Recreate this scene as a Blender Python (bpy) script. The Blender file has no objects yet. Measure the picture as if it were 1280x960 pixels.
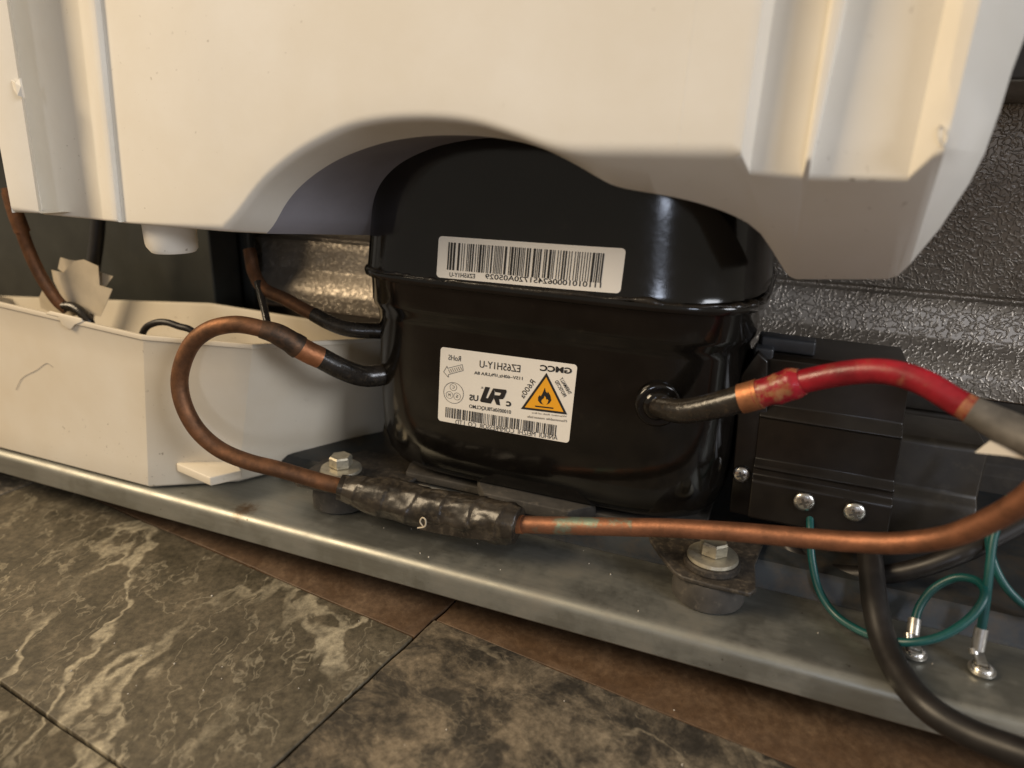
import bpy, bmesh, math, random
from mathutils import Vector, Matrix, noise

scene = bpy.context.scene
S = 0.001                      # everything below is laid out in millimetres
random.seed(7)

# ------------------------------------------------------------------ camera, world, lamps, exposure
cam_data = bpy.data.cameras.new('camera')
cam = bpy.data.objects.new('camera', cam_data)
scene.collection.objects.link(cam)
right = Vector((0.92645, 0.37531, 0.02874))
down = Vector((0.14649, -0.28916, -0.94601))
fwd = Vector((-0.34674, 0.88064, -0.32287))
m = Matrix((right, -down, -fwd)).transposed().to_4x4()
m.translation = Vector((0, 0, 0.240))
cam.matrix_world = m
cam_data.sensor_width = 36.0
cam_data.lens = 25.03
cam_data.clip_start = 0.01
cam_data.clip_end = 50
cam_data.dof.use_dof = True
cam_data.dof.focus_distance = 0.365
cam_data.dof.aperture_fstop = 6.0
scene.camera = cam

world = bpy.data.worlds.new('World')
scene.world = world
world.use_nodes = True
wb = world.node_tree.nodes['Background']
wb.inputs['Color'].default_value = (0.86, 0.77, 0.64, 1)
wb.inputs['Strength'].default_value = 0.30


def area(name, loc, target, size, energy, color):
    d = bpy.data.lights.new(name, 'AREA')
    d.shape = 'RECTANGLE'
    d.size, d.size_y = size
    d.energy = energy
    d.color = color
    o = bpy.data.objects.new(name, d)
    scene.collection.objects.link(o)
    o.location = loc
    o.rotation_euler = (Vector(target) - Vector(loc)).to_track_quat('-Z', 'Y').to_euler()
    return o


area('ceiling_lamp', (-1.6, -0.75, 1.45), (-0.15, 0.3, 0.17), (0.9, 0.9), 47.0, (1.0, 0.79, 0.53))
area('window_light', (1.85, -0.55, 1.0), (0.0, 0.32, 0.2), (0.7, 0.7), 24.0, (0.90, 0.93, 1.0))
area('far_window', (0.58, -1.50, 0.44), (0.0, 0.32, 0.2), (0.17, 0.30), 3.0, (0.74, 0.82, 1.0))

scene.view_settings.view_transform = 'Standard'
scene.view_settings.look = 'None'
scene.view_settings.exposure = 0.08
scene.view_settings.gamma = 1.0
scene.view_settings.use_curve_mapping = False


# ------------------------------------------------------------------ mesh helpers
class MB:
    def __init__(self):
        self.v = []
        self.f = []

    def vert(self, p):
        self.v.append((p[0], p[1], p[2]))
        return len(self.v) - 1

    def quad(self, *pts):
        self.f.append([self.vert(p) for p in pts])

    def loft(self, rows, closed=False, cap=False):
        idx = [[self.vert(p) for p in r] for r in rows]
        n = len(rows[0])
        for a, b in zip(idx[:-1], idx[1:]):
            for i in range(n if closed else n - 1):
                j = (i + 1) % n
                self.f.append([a[i], a[j], b[j], b[i]])
        if cap:
            self.f.append(list(reversed(idx[0])))
            self.f.append(list(idx[-1]))
        return self

    def box(self, c, s, mat=None):
        x, y, z = [k / 2 for k in s]
        co = [(-x, -y, -z), (x, -y, -z), (x, y, -z), (-x, y, -z), (-x, -y, z), (x, -y, z), (x, y, z), (-x, y, z)]
        co = [Vector(p) for p in co]
        if mat is not None:
            co = [mat @ p for p in co]
        b = len(self.v)
        for p in co:
            self.vert(p + Vector(c))
        for q in ((0, 3, 2, 1), (4, 5, 6, 7), (0, 1, 5, 4), (1, 2, 6, 5), (2, 3, 7, 6), (3, 0, 4, 7)):
            self.f.append([b + k for k in q])
        return self

    def prism(self, poly, z0, z1):
        """poly: (x, y) outline, extruded from z0 to z1"""
        self.loft([[(x, y, z0) for x, y in poly], [(x, y, z1) for x, y in poly]], True, True)
        return self

    def lathe(self, prof, c, axis=(0, 0, 1), n=32, jitter=0.0):
        ax = Vector(axis).normalized()
        u = ax.orthogonal().normalized()
        w = ax.cross(u)
        rows = []
        for r, h in prof:
            rows.append([Vector(c) + ax * h + (u * math.cos(2 * math.pi * k / n) + w * math.sin(2 * math.pi * k / n)) * r
                         for k in range(n)])
        self.loft(rows, True, True)
        return self

    def tube(self, path, rad, n=18, step=2.0, cap=True, rfun=None):
        pts = smooth_path(path, step)
        rows = []
        t0 = (pts[1] - pts[0]).normalized()
        u = t0.orthogonal().normalized()
        L = 0.0
        tot = sum((b - a).length for a, b in zip(pts[:-1], pts[1:]))
        for i, p in enumerate(pts):
            a = pts[max(i - 1, 0)]
            b = pts[min(i + 1, len(pts) - 1)]
            t = (b - a).normalized()
            u = (u - t * u.dot(t)).normalized()
            w = t.cross(u)
            if i:
                L += (p - pts[i - 1]).length
            r = rad(L / tot) if callable(rad) else rad
            row = []
            for k in range(n):
                th = 2 * math.pi * k / n
                rr = r if rfun is None else rfun(L, th, r, p)
                row.append(p + (u * math.cos(th) + w * math.sin(th)) * rr)
            rows.append(row)
        self.loft(rows, True, cap)
        return self


def smooth_path(path, step):
    P_ = [Vector(p) for p in path]
    if len(P_) == 2:
        n = max(2, int((P_[1] - P_[0]).length / step))
        return [P_[0].lerp(P_[1], k / n) for k in range(n + 1)]
    Q = [P_[0] * 2 - P_[1]] + P_ + [P_[-1] * 2 - P_[-2]]
    out = []
    for i in range(1, len(Q) - 2):
        a, b, c, d = Q[i - 1:i + 3]
        n = max(2, int((c - b).length / step))
        for k in range(n):
            t = k / n
            out.append(0.5 * ((2 * b) + (c - a) * t + (2 * a - 5 * b + 4 * c - d) * t * t + (3 * b - a - 3 * c + d) * t ** 3))
    out.append(P_[-1])
    return out


def obj(name, mb, mat, parent=None, smooth=True, bevel=0.0, seg=3, angle=35, weld=True):
    off = Vector((0, 0, 0))
    q = parent
    while q:
        off += q.location
        q = q.parent
    me = bpy.data.meshes.new(name)
    me.from_pydata([Vector(v) * S - off for v in mb.v], [], mb.f)
    bm = bmesh.new()
    bm.from_mesh(me)
    if weld:
        bmesh.ops.remove_doubles(bm, verts=bm.verts, dist=1e-5)
    bmesh.ops.recalc_face_normals(bm, faces=bm.faces)
    for f in bm.faces:
        f.smooth = smooth
    for e in bm.edges:
        if len(e.link_faces) == 2 and e.calc_face_angle(0) > math.radians(angle):
            e.smooth = False
    bm.to_mesh(me)
    bm.free()
    me.materials.append(mat)
    o = bpy.data.objects.new(name, me)
    scene.collection.objects.link(o)
    if parent:
        o.parent = parent
    if bevel:
        b = o.modifiers.new('bevel', 'BEVEL')
        b.width = bevel * S
        b.segments = seg
        b.limit_method = 'ANGLE'
        b.angle_limit = math.radians(angle)
        b.harden_normals = False
        for e in me.edges:
            e.use_edge_sharp = False
    return o


def thing(name, label, cat, loc=(0, 0, 0), group=None):
    o = bpy.data.objects.new(name, None)
    scene.collection.objects.link(o)
    o.empty_display_size = 0.01
    o.location = Vector(loc) * S
    o.matrix_world = Matrix.Translation(Vector(loc) * S)
    tag(o, label, cat, group)
    return o


def tag(o, label, cat, group=None):
    o['label'] = label
    o['category'] = cat
    if group:
        o['group'] = group
    return o


# ------------------------------------------------------------------ materials
def mat_new(name):
    m_ = bpy.data.materials.new(name)
    m_.use_nodes = True
    nt = m_.node_tree
    return m_, nt, nt.nodes['Principled BSDF']


def N(nt, typ, **kw):
    n = nt.nodes.new(typ)
    for k, v in kw.items():
        if k in n.inputs:
            n.inputs[k].default_value = v
        else:
            setattr(n, k, v)
    return n


def ramp(nt, stops):
    r = nt.nodes.new('ShaderNodeValToRGB')
    el = r.color_ramp.elements
    while len(el) < len(stops):
        el.new(0.5)
    for e, (p, c) in zip(el, stops):
        e.position = p
        e.color = (c[0], c[1], c[2], 1) if not isinstance(c, (int, float)) else (c, c, c, 1)
    return r


def coords(nt, scale=(1, 1, 1), rot=(0, 0, 0)):
    tc = nt.nodes.new('ShaderNodeTexCoord')
    mp = nt.nodes.new('ShaderNodeMapping')
    mp.inputs['Scale'].default_value = scale
    mp.inputs['Rotation'].default_value = rot
    nt.links.new(tc.outputs['Object'], mp.inputs['Vector'])
    return mp.outputs['Vector']


def noise_tex(nt, vec, scale, detail=4, rough=0.55, dist=0.0):
    n = N(nt, 'ShaderNodeTexNoise', Scale=scale, Detail=detail, Roughness=rough, Distortion=dist)
    nt.links.new(vec, n.inputs['Vector'])
    return n.outputs['Fac']


def mixc(nt, fac, a, b):
    mx = nt.nodes.new('ShaderNodeMix')
    mx.data_type = 'RGBA'
    for sock, val in ((mx.inputs[0], fac), (mx.inputs[6], a), (mx.inputs[7], b)):
        if hasattr(val, 'links') or isinstance(val, bpy.types.NodeSocket):
            nt.links.new(val, sock)
        elif isinstance(val, (int, float)):
            sock.default_value = val
        else:
            sock.default_value = (val[0], val[1], val[2], 1)
    return mx.outputs[2]


def bump(nt, bsdf, height, strength, dist):
    b = N(nt, 'ShaderNodeBump', Strength=strength, Distance=dist)
    nt.links.new(height, b.inputs['Height'])
    nt.links.new(b.outputs['Normal'], bsdf.inputs['Normal'])


def simple(name, col, rough=0.5, metal=0.0, spec=0.5, var=0.25, vscale=120, bumpd=0.0, bscale=400, rvar=0.15, coat=0.0,
           dust=None, dust_at=(0.55, 0.75)):
    m_, nt, b = mat_new(name)
    vec = coords(nt)
    nz = noise_tex(nt, vec, vscale, 5, 0.6)
    r = ramp(nt, [(0.3, [c * (1 - var) for c in col]), (0.7, [min(1, c * (1 + var)) for c in col])])
    nt.links.new(nz, r.inputs['Fac'])
    out = r.outputs['Color']
    if dust:
        n2 = noise_tex(nt, vec, vscale * 2.3, 8, 0.7)
        r2 = ramp(nt, [(dust_at[0], 0.0), (dust_at[1], 1.0)])
        nt.links.new(n2, r2.inputs['Fac'])
        out = mixc(nt, r2.outputs['Color'], out, dust)
    nt.links.new(out, b.inputs['Base Color'])
    b.inputs['Metallic'].default_value = metal
    b.inputs['Specular IOR Level'].default_value = spec
    b.inputs['Coat Weight'].default_value = coat
    b.inputs['Coat Roughness'].default_value = 0.08
    mr = N(nt, 'ShaderNodeMapRange')
    mr.inputs['To Min'].default_value = max(0.02, rough - rvar)
    mr.inputs['To Max'].default_value = min(1, rough + rvar)
    nt.links.new(noise_tex(nt, vec, vscale * 0.7, 6, 0.65), mr.inputs['Value'])
    nt.links.new(mr.outputs['Result'], b.inputs['Roughness'])
    if bumpd:
        bump(nt, b, noise_tex(nt, vec, bscale, 4, 0.6), 0.6, bumpd)
    return m_


def mat_plastic(name, col, speck=True, rough=0.48, blotch=(0.93, 0.9, 0.85)):
    m_, nt, b = mat_new(name)
    vec = coords(nt)
    r = ramp(nt, [(0.35, [c * k for c, k in zip(col, blotch)]), (0.65, col)])
    nt.links.new(noise_tex(nt, vec, 14, 6, 0.6), r.inputs['Fac'])
    out = r.outputs['Color']
    if speck:
        n1 = noise_tex(nt, vec, 320, 2, 0.5)
        n2 = noise_tex(nt, vec, 18, 3, 0.5)
        r1 = ramp(nt, [(0.69, 0.0), (0.74, 1.0)])
        nt.links.new(n1, r1.inputs['Fac'])
        r2 = ramp(nt, [(0.50, 0.0), (0.64, 0.65)])
        nt.links.new(n2, r2.inputs['Fac'])
        mu = N(nt, 'ShaderNodeMath', operation='MULTIPLY')
        nt.links.new(r1.outputs['Color'], mu.inputs[0])
        nt.links.new(r2.outputs['Color'], mu.inputs[1])
        out = mixc(nt, mu.outputs[0], out, (0.22, 0.17, 0.11))
    nt.links.new(out, b.inputs['Base Color'])
    b.inputs['Roughness'].default_value = rough
    b.inputs['Specular IOR Level'].default_value = 0.35
    b.inputs['Subsurface Weight'].default_value = 0.0
    bump(nt, b, noise_tex(nt, vec, 500, 3, 0.6), 0.25, 0.00015)
    return m_


def mat_copper(name, ox, base=(0.62, 0.28, 0.14), dull=(0.16, 0.085, 0.045), green=0.0, rough=0.38):
    m_, nt, b = mat_new(name)
    vec = coords(nt)
    n1 = noise_tex(nt, vec, 90, 6, 0.7)
    r = ramp(nt, [(max(0.0, ox - 0.22), dull), (min(1.0, ox + 0.22), base)])
    inv = N(nt, 'ShaderNodeMath', operation='SUBTRACT')
    inv.inputs[0].default_value = 1.0
    nt.links.new(n1, inv.inputs[1])
    nt.links.new(inv.outputs[0], r.inputs['Fac'])
    out = r.outputs['Color']
    if green:
        rg = ramp(nt, [(1 - green, 0.0), (1 - green + 0.1, 0.8)])
        nt.links.new(noise_tex(nt, vec, 45, 6, 0.7), rg.inputs['Fac'])
        out = mixc(nt, rg.outputs['Color'], out, (0.20, 0.30, 0.24))
    nt.links.new(out, b.inputs['Base Color'])
    b.inputs['Metallic'].default_value = 0.8
    mr = N(nt, 'ShaderNodeMapRange')
    mr.inputs['To Min'].default_value = rough - 0.1
    mr.inputs['To Max'].default_value = rough + 0.22
    nt.links.new(noise_tex(nt, vec, 200, 5, 0.7), mr.inputs['Value'])
    nt.links.new(mr.outputs['Result'], b.inputs['Roughness'])
    bump(nt, b, noise_tex(nt, vec, 600, 5, 0.7), 0.5, 0.0003)
    return m_


def mat_galv(name, col=(0.29, 0.288, 0.255)):
    m_, nt, b = mat_new(name)
    vec = coords(nt)
    lng = coords(nt, (6, 60, 60))
    n1 = noise_tex(nt, lng, 6, 6, 0.65)
    r = ramp(nt, [(0.3, [c * 0.9 for c in col]), (0.7, [c * 1.08 for c in col])])
    nt.links.new(n1, r.inputs['Fac'])
    out = r.outputs['Color']
    n2 = noise_tex(nt, vec, 25, 7, 0.7)
    rd = ramp(nt, [(0.54, 0.0), (0.76, 0.6)])
    nt.links.new(n2, rd.inputs['Fac'])
    out = mixc(nt, rd.outputs['Color'], out, (0.20, 0.165, 0.12))
    n3 = noise_tex(nt, vec, 260, 3, 0.6)
    rs = ramp(nt, [(0.70, 0.0), (0.76, 0.8)])
    nt.links.new(n3, rs.inputs['Fac'])
    out = mixc(nt, rs.outputs['Color'], out, (0.10, 0.075, 0.05))
    rp = (-273.7, 283.2, 35)
    dv = N(nt, 'ShaderNodeVectorMath', operation='DISTANCE')
    nt.links.new(vec, dv.inputs[0])
    dv.inputs[1].default_value = ((rp[0] + 150) * S, (rp[1] - 300) * S, (rp[2] - 20) * S)
    na_ = N(nt, 'ShaderNodeMath', operation='MULTIPLY_ADD')
    nt.links.new(noise_tex(nt, vec, 260, 4, 0.7), na_.inputs[0])
    na_.inputs[1].default_value = 0.016
    nt.links.new(dv.outputs['Value'], na_.inputs[2])
    rr_ = ramp(nt, [(0.010, 0.85), (0.0165, 0.0)])
    nt.links.new(na_.outputs[0], rr_.inputs['Fac'])
    out = mixc(nt, rr_.outputs['Color'], out, (0.11, 0.055, 0.015))
    nt.links.new(out, b.inputs['Base Color'])
    mt = ramp(nt, [(0.45, 0.85), (0.75, 0.35)])
    nt.links.new(n2, mt.inputs['Fac'])
    nt.links.new(mt.outputs['Color'], b.inputs['Metallic'])
    mr = N(nt, 'ShaderNodeMapRange')
    mr.inputs['To Min'].default_value = 0.30
    mr.inputs['To Max'].default_value = 0.58
    nt.links.new(noise_tex(nt, vec, 60, 6, 0.7), mr.inputs['Value'])
    nt.links.new(mr.outputs['Result'], b.inputs['Roughness'])
    bump(nt, b, noise_tex(nt, lng, 40, 6, 0.75), 0.18, 0.00012)
    return m_


def mat_hammered(name):
    m_, nt, b = mat_new(name)
    vec = coords(nt)
    # worm-like embossing: ridges of a warped noise
    n1 = noise_tex(nt, vec, 300, 1.0, 0.4, 0.4)
    a = N(nt, 'ShaderNodeMath', operation='SUBTRACT')
    a.inputs[1].default_value = 0.5
    nt.links.new(n1, a.inputs[0])
    ab = N(nt, 'ShaderNodeMath', operation='ABSOLUTE')
    nt.links.new(a.outputs[0], ab.inputs[0])
    rr = ramp(nt, [(0.0, 1.0), (0.11, 0.0)])
    rr.color_ramp.interpolation = 'EASE'
    nt.links.new(ab.outputs[0], rr.inputs['Fac'])
    n2 = noise_tex(nt, vec, 16, 5, 0.6)
    r = ramp(nt, [(0.35, (0.25, 0.215, 0.175)), (0.65, (0.38, 0.335, 0.28))])
    nt.links.new(n2, r.inputs['Fac'])
    nt.links.new(r.outputs['Color'], b.inputs['Base Color'])
    b.inputs['Metallic'].default_value = 0.6
    b.inputs['Roughness'].default_value = 0.36
    bump(nt, b, rr.outputs['Color'], 0.6, 0.0005)
    return m_


def mat_marble(name, base, dark, vein, vein_w=0.035, rot=0.6, vamt=1.0, blotch=0.5, brown=0.0, crisp=(0.38, 0.62)):
    m_, nt, b = mat_new(name)
    vec = coords(nt, (1, 1, 1), (0, 0, rot))
    warp = N(nt, 'ShaderNodeTexNoise', Scale=18.0, Detail=4, Roughness=0.6)
    nt.links.new(vec, warp.inputs['Vector'])
    ad = N(nt, 'ShaderNodeVectorMath', operation='MULTIPLY_ADD')
    ad.inputs[1].default_value = (0.045, 0.045, 0.045)
    nt.links.new(warp.outputs['Color'], ad.inputs[0])
    nt.links.new(vec, ad.inputs[2])
    st = N(nt, 'ShaderNodeMapping')
    st.inputs['Scale'].default_value = (1.0, 2.3, 1.0)
    nt.links.new(ad.outputs[0], st.inputs['Vector'])

    def ridge(scale, width, detail):
        n = noise_tex(nt, st.outputs['Vector'], scale, detail, 0.55)
        s1 = N(nt, 'ShaderNodeMath', operation='SUBTRACT')
        s1.inputs[1].default_value = 0.5
        nt.links.new(n, s1.inputs[0])
        s2 = N(nt, 'ShaderNodeMath', operation='ABSOLUTE')
        nt.links.new(s1.outputs[0], s2.inputs[0])
        rr = ramp(nt, [(0.0, 1.0), (width * 0.45, 0.85), (width, 0.0)])
        nt.links.new(s2.outputs[0], rr.inputs['Fac'])
        return rr.outputs['Color']
    g = noise_tex(nt, vec, 34, 9, 0.72, 0.5)
    r = ramp(nt, [(crisp[0], dark), (crisp[1], base)])
    nt.links.new(g, r.inputs['Fac'])
    out = r.outputs['Color']
    gate = ramp(nt, [(0.42, 0.0), (0.56, 0.9)])
    nt.links.new(noise_tex(nt, vec, 11, 3, 0.5), gate.inputs['Fac'])
    v1 = N(nt, 'ShaderNodeMath', operation='MULTIPLY')
    nt.links.new(ridge(7.5, vein_w, 3.5), v1.inputs[0])
    nt.links.new(gate.outputs['Color'], v1.inputs[1])
    v2 = N(nt, 'ShaderNodeMath', operation='MULTIPLY')
    nt.links.new(ridge(22, vein_w * 0.7, 4), v2.inputs[0])
    v2.inputs[1].default_value = 0.4
    mx = N(nt, 'ShaderNodeMath', operation='MAXIMUM')
    nt.links.new(v1.outputs[0], mx.inputs[0])
    nt.links.new(v2.outputs[0], mx.inputs[1])
    sc = N(nt, 'ShaderNodeMath', operation='MULTIPLY')
    nt.links.new(mx.outputs[0], sc.inputs[0])
    sc.inputs[1].default_value = vamt
    out = mixc(nt, sc.outputs[0], out, vein)
    fg = ramp(nt, [(0.35, 0.55), (0.65, 1.35)])
    nt.links.new(noise_tex(nt, vec, 260, 6, 0.7), fg.inputs['Fac'])
    mg = nt.nodes.new('ShaderNodeMix')
    mg.data_type = 'RGBA'
    mg.blend_type = 'MULTIPLY'
    mg.inputs[0].default_value = 0.95
    nt.links.new(out, mg.inputs[6])
    nt.links.new(fg.outputs['Color'], mg.inputs[7])
    out = mg.outputs[2]
    # grime
    gr = ramp(nt, [(0.45, 0.0), (0.7, blotch)])
    nt.links.new(noise_tex(nt, vec, 55, 8, 0.75), gr.inputs['Fac'])
    out = mixc(nt, gr.outputs['Color'], out, [c * 0.55 for c in dark])
    if brown:
        out = mixc(nt, brown, out, (0.105, 0.052, 0.022))
    nt.links.new(out, b.inputs['Base Color'])
    mr = N(nt, 'ShaderNodeMapRange')
    mr.inputs['To Min'].default_value = 0.42
    mr.inputs['To Max'].default_value = 0.75
    nt.links.new(g, mr.inputs['Value'])
    nt.links.new(mr.outputs['Result'], b.inputs['Roughness'])
    bump(nt, b, noise_tex(nt, vec, 70, 8, 0.7), 0.5, 0.0012)
    return m_


M = {}
M['cover'] = mat_plastic('ivory_plastic', (0.80, 0.765, 0.69), blotch=(0.94, 0.92, 0.88))
M['recess'] = mat_plastic('grey_white_plastic', (0.62, 0.62, 0.60), speck=False)
M['tray'] = mat_plastic('tray_plastic', (0.70, 0.635, 0.52))
M['enamel'] = simple('black_enamel', (0.006, 0.005, 0.004), 0.13, spec=0.5, var=0.3, vscale=60, rvar=0.07, bumpd=0.00007, bscale=170,
                     dust=(0.03, 0.024, 0.016), dust_at=(0.62, 0.9))
M['stub'] = simple('black_paint_tube', (0.018, 0.015, 0.012), 0.25, var=0.4, vscale=150, bumpd=0.0003, bscale=350, dust=(0.07, 0.05, 0.03))
M['foot'] = simple('dusty_black_steel', (0.035, 0.029, 0.023), 0.5, var=0.4, vscale=150, dust=(0.13, 0.105, 0.075), dust_at=(0.5, 0.75), bumpd=0.0003)
M['rubber'] = simple('dusty_rubber', (0.045, 0.04, 0.034), 0.75, var=0.35, vscale=110, dust=(0.11, 0.095, 0.075))
M['black_plastic'] = simple('black_plastic', (0.010, 0.0075, 0.0055), 0.30, var=0.35, vscale=80, dust=(0.035, 0.027, 0.019), dust_at=(0.62, 0.9), rvar=0.08)
M['brown_plastic'] = simple('brown_black_plastic', (0.030, 0.023, 0.015), 0.42, var=0.35, vscale=60, dust=(0.07, 0.055, 0.036), dust_at=(0.55, 0.85))
M['clip'] = simple('dark_grey_plastic', (0.03, 0.032, 0.036), 0.4, var=0.2)
M['cable'] = simple('black_cable', (0.014, 0.012, 0.011), 0.42, var=0.3, vscale=150)
M['green'] = simple('green_insulation', (0.005, 0.066, 0.064), 0.38, var=0.18, vscale=120)
M['zinc'] = simple('zinc_plated', (0.50, 0.46, 0.36), 0.42, metal=0.7, var=0.2, vscale=200, dust=(0.22, 0.18, 0.12), bumpd=0.0002)
M['steel'] = simple('bright_steel', (0.72, 0.70, 0.66), 0.28, metal=1.0, var=0.15, vscale=300)
M['tin'] = simple('tinned_lug', (0.62, 0.60, 0.56), 0.35, metal=0.9, var=0.2, vscale=300)
M['copper'] = mat_copper('copper_run', 0.5, base=(0.40, 0.175, 0.095), dull=(0.17, 0.08, 0.046), green=0.0, rough=0.46)
M['copper_patina'] = mat_copper('copper_patina', 0.52, base=(0.37, 0.165, 0.09), dull=(0.16, 0.08, 0.05), green=0.53, rough=0.5)
M['copper_dull'] = mat_copper('oxidised_copper', 0.62, base=(0.36, 0.165, 0.078), dull=(0.13, 0.068, 0.038), rough=0.5)
M['copper_bare'] = mat_copper('bare_copper', 0.5, base=(0.58, 0.25, 0.115), dull=(0.24, 0.10, 0.045), rough=0.45)
M['brazed'] = mat_copper('brazed_joint', 0.66, base=(0.30, 0.15, 0.075), dull=(0.07, 0.05, 0.036), rough=0.5)
M['red'] = simple('red_paint', (0.25, 0.008, 0.016), 0.36, var=0.45, vscale=70, dust=(0.24, 0.085, 0.045), dust_at=(0.58, 0.70), bumpd=0.0003)
M['red_worn'] = simple('worn_red_paint', (0.27, 0.010, 0.02), 0.34, var=0.45, vscale=70, dust=(0.30, 0.13, 0.06), dust_at=(0.50, 0.60), bumpd=0.0006, bscale=260)
M['faded'] = simple('faded_red_end', (0.26, 0.10, 0.045), 0.5, var=0.4, vscale=120, dust=(0.20, 0.03, 0.02), dust_at=(0.45, 0.6))
M['tape'] = simple('black_tape', (0.024, 0.019, 0.014), 0.34, var=0.5, vscale=90, dust=(0.10, 0.08, 0.055), dust_at=(0.5, 0.8), bumpd=0.0004, bscale=160)
M['paper'] = simple('label_paper', (0.80, 0.75, 0.66), 0.42, var=0.03, vscale=40)
M['ink'] = simple('label_ink', (0.018, 0.016, 0.015), 0.5, var=0.1)
M['grey_ink'] = simple('grey_ink', (0.33, 0.30, 0.26), 0.5, var=0.1)
M['orange'] = simple('orange_print', (0.83, 0.38, 0.02), 0.45, var=0.04)
M['torn'] = simple('torn_paper', (0.52, 0.445, 0.33), 0.7, var=0.12, vscale=60)
M['galv'] = mat_galv('galvanised_steel')
M['hammer'] = mat_hammered('hammered_sheet')
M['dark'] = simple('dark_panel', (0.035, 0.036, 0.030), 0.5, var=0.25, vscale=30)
M['pan'] = simple('shaded_blue_grey_pan', (0.035, 0.039, 0.041), 0.45, metal=0.3, var=0.3, vscale=40, dust=(0.07, 0.055, 0.04), dust_at=(0.45, 0.75))  # blue-grey kept this dark so the colour carries the shadow behind the rail
M['shaded_brown_sheet'] = simple('shaded_brown_sheet', (0.03, 0.023, 0.016), 0.7, var=0.3, vscale=30, dust=(0.06, 0.046, 0.03), dust_at=(0.5, 0.8), bumpd=0.0004, bscale=200)  # brown darkened further, the shadow on these sheets is in this colour
M['arch_grey'] = simple('arch_wall_grey', (0.23, 0.22, 0.24), 0.55, var=0.1, vscale=30)  # flat grey for the arch wall, darker than the cover plastic
M['slot'] = simple('slot_steel', (0.16, 0.15, 0.135), 0.4, metal=0.8)
M['crimp'] = simple('crimped_tube', (0.12, 0.108, 0.092), 0.55, metal=0.15, var=0.3, vscale=150)
M['grime'] = simple('grimy_subfloor', (0.075, 0.042, 0.022), 0.8, var=0.4, vscale=50, bumpd=0.0008, bscale=150)
M['marble_a'] = mat_marble('veined_marble', (0.142, 0.116, 0.076), (0.072, 0.060, 0.038), (0.42, 0.365, 0.255), 0.021, 1.25, 1.0, 0.5)
M['marble_b'] = mat_marble('blotched_marble', (0.20, 0.163, 0.115), (0.046, 0.040, 0.032), (0.33, 0.28, 0.20), 0.016, 0.4, 0.6, 0.8, crisp=(0.43, 0.57))
M['marble_c'] = mat_marble('stained_marble', (0.13, 0.085, 0.05), (0.075, 0.045, 0.024), (0.22, 0.15, 0.09), 0.018, 1.2, 0.5, 0.7, 0.3, crisp=(0.42, 0.6))
M['crumb'] = simple('crumbs', (0.55, 0.5, 0.42), 0.7, var=0.3)

# ------------------------------------------------------------------ floor and tiles
mb = MB()
mb.quad((-1500, -900, -4), (1100, -900, -4), (1100, 900, -4), (-1500, 900, -4))
floor = obj('floor', mb, M['grime'])
floor['kind'] = 'structure'
UX, UY = math.cos(math.radians(-7.5)), math.sin(math.radians(-7.5))


def tile(u0, u1, v0, v1, mat, h=0.0):
    b = MB()
    rnd = random.Random(int(u0 * 7 + v0 * 13))
    g = 0.25
    n = 14
    out = []
    cs = [(u0 + g, v0 + g), (u1 - g, v0 + g), (u1 - g, v1 - g), (u0 + g, v1 - g)]
    for a, c in zip(cs, cs[1:] + cs[:1]):
        for k in range(n):
            t = k / n
            j = 0 if k == 0 else rnd.uniform(-0.45, 0.35)
            dx, dy = c[0] - a[0], c[1] - a[1]
            ln = math.hypot(dx, dy)
            out.append((a[0] + dx * t - dy / ln * -j, a[1] + dy * t + dx / ln * j * -1))
    pl = [(-157 + u * UX - v * UY * 1, 230 + u * UY + v * UX) for u, v in out]
    b.prism(pl, -4 + 0.002, h)
    o = obj('tile', b, mat, floor, bevel=0.45, seg=2, angle=60)
    return o


tile(-330, -0.5, -90, 33, M['marble_a'])
tile(0.5, 330, -72, 50, M['marble_b'])
tile(-330, -0.5, -213, -91, M['marble_a'], -0.3)
tile(0.5, 330, -195, -73, M['marble_b'], 0.2)
tile(-661, -331, -60, 62, M['marble_b'])
tile(-330, -0.5, 34, 156, M['marble_c'], -0.6)
tile(0.5, 330, 51, 173, M['marble_c'], -1.0)
tile(-661, -331, 63, 185, M['marble_c'], -0.8)

# ------------------------------------------------------------------ refrigerator shell: back sheet, base rail
prof = [(346, 267.5), (489, 267.5), (490, 266), (490, 161.5), (493, 160.5), (493, 158.5), (489, 157.5), (487, 150), (485, 134), (482, 130),
        (474, 119), (473, 116), (473, 104)]
low = [(472.5, 103), (472.5, 92), (475, 91), (475, 88.5), (472.5, 87.5), (472, 64), (466, 59), (466, 3)]
mb = MB()
xs = [-700 + 20 * k for k in range(56)]
mb.loft([[(x, y, z) for x in xs] for y, z in prof])
mb.loft([[(x, y + 3, z - (0 if z < 267 else -3)) for x in xs] for y, z in prof[1:]])
back = obj('back_panel', mb, M['hammer'], bevel=0.8, seg=2, angle=20)
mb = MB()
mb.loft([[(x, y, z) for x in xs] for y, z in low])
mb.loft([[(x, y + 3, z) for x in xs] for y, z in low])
lb = obj('lower_panel', mb, M['shaded_brown_sheet'], bevel=0.8, seg=2, angle=20)
tag(lb, 'brown sheet darkened as in shadow, with a pressed groove beside the relay box', 'panel')
tag(back, 'embossed grey metal sheet with pressed ledges behind the black compressor', 'panel')

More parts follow.
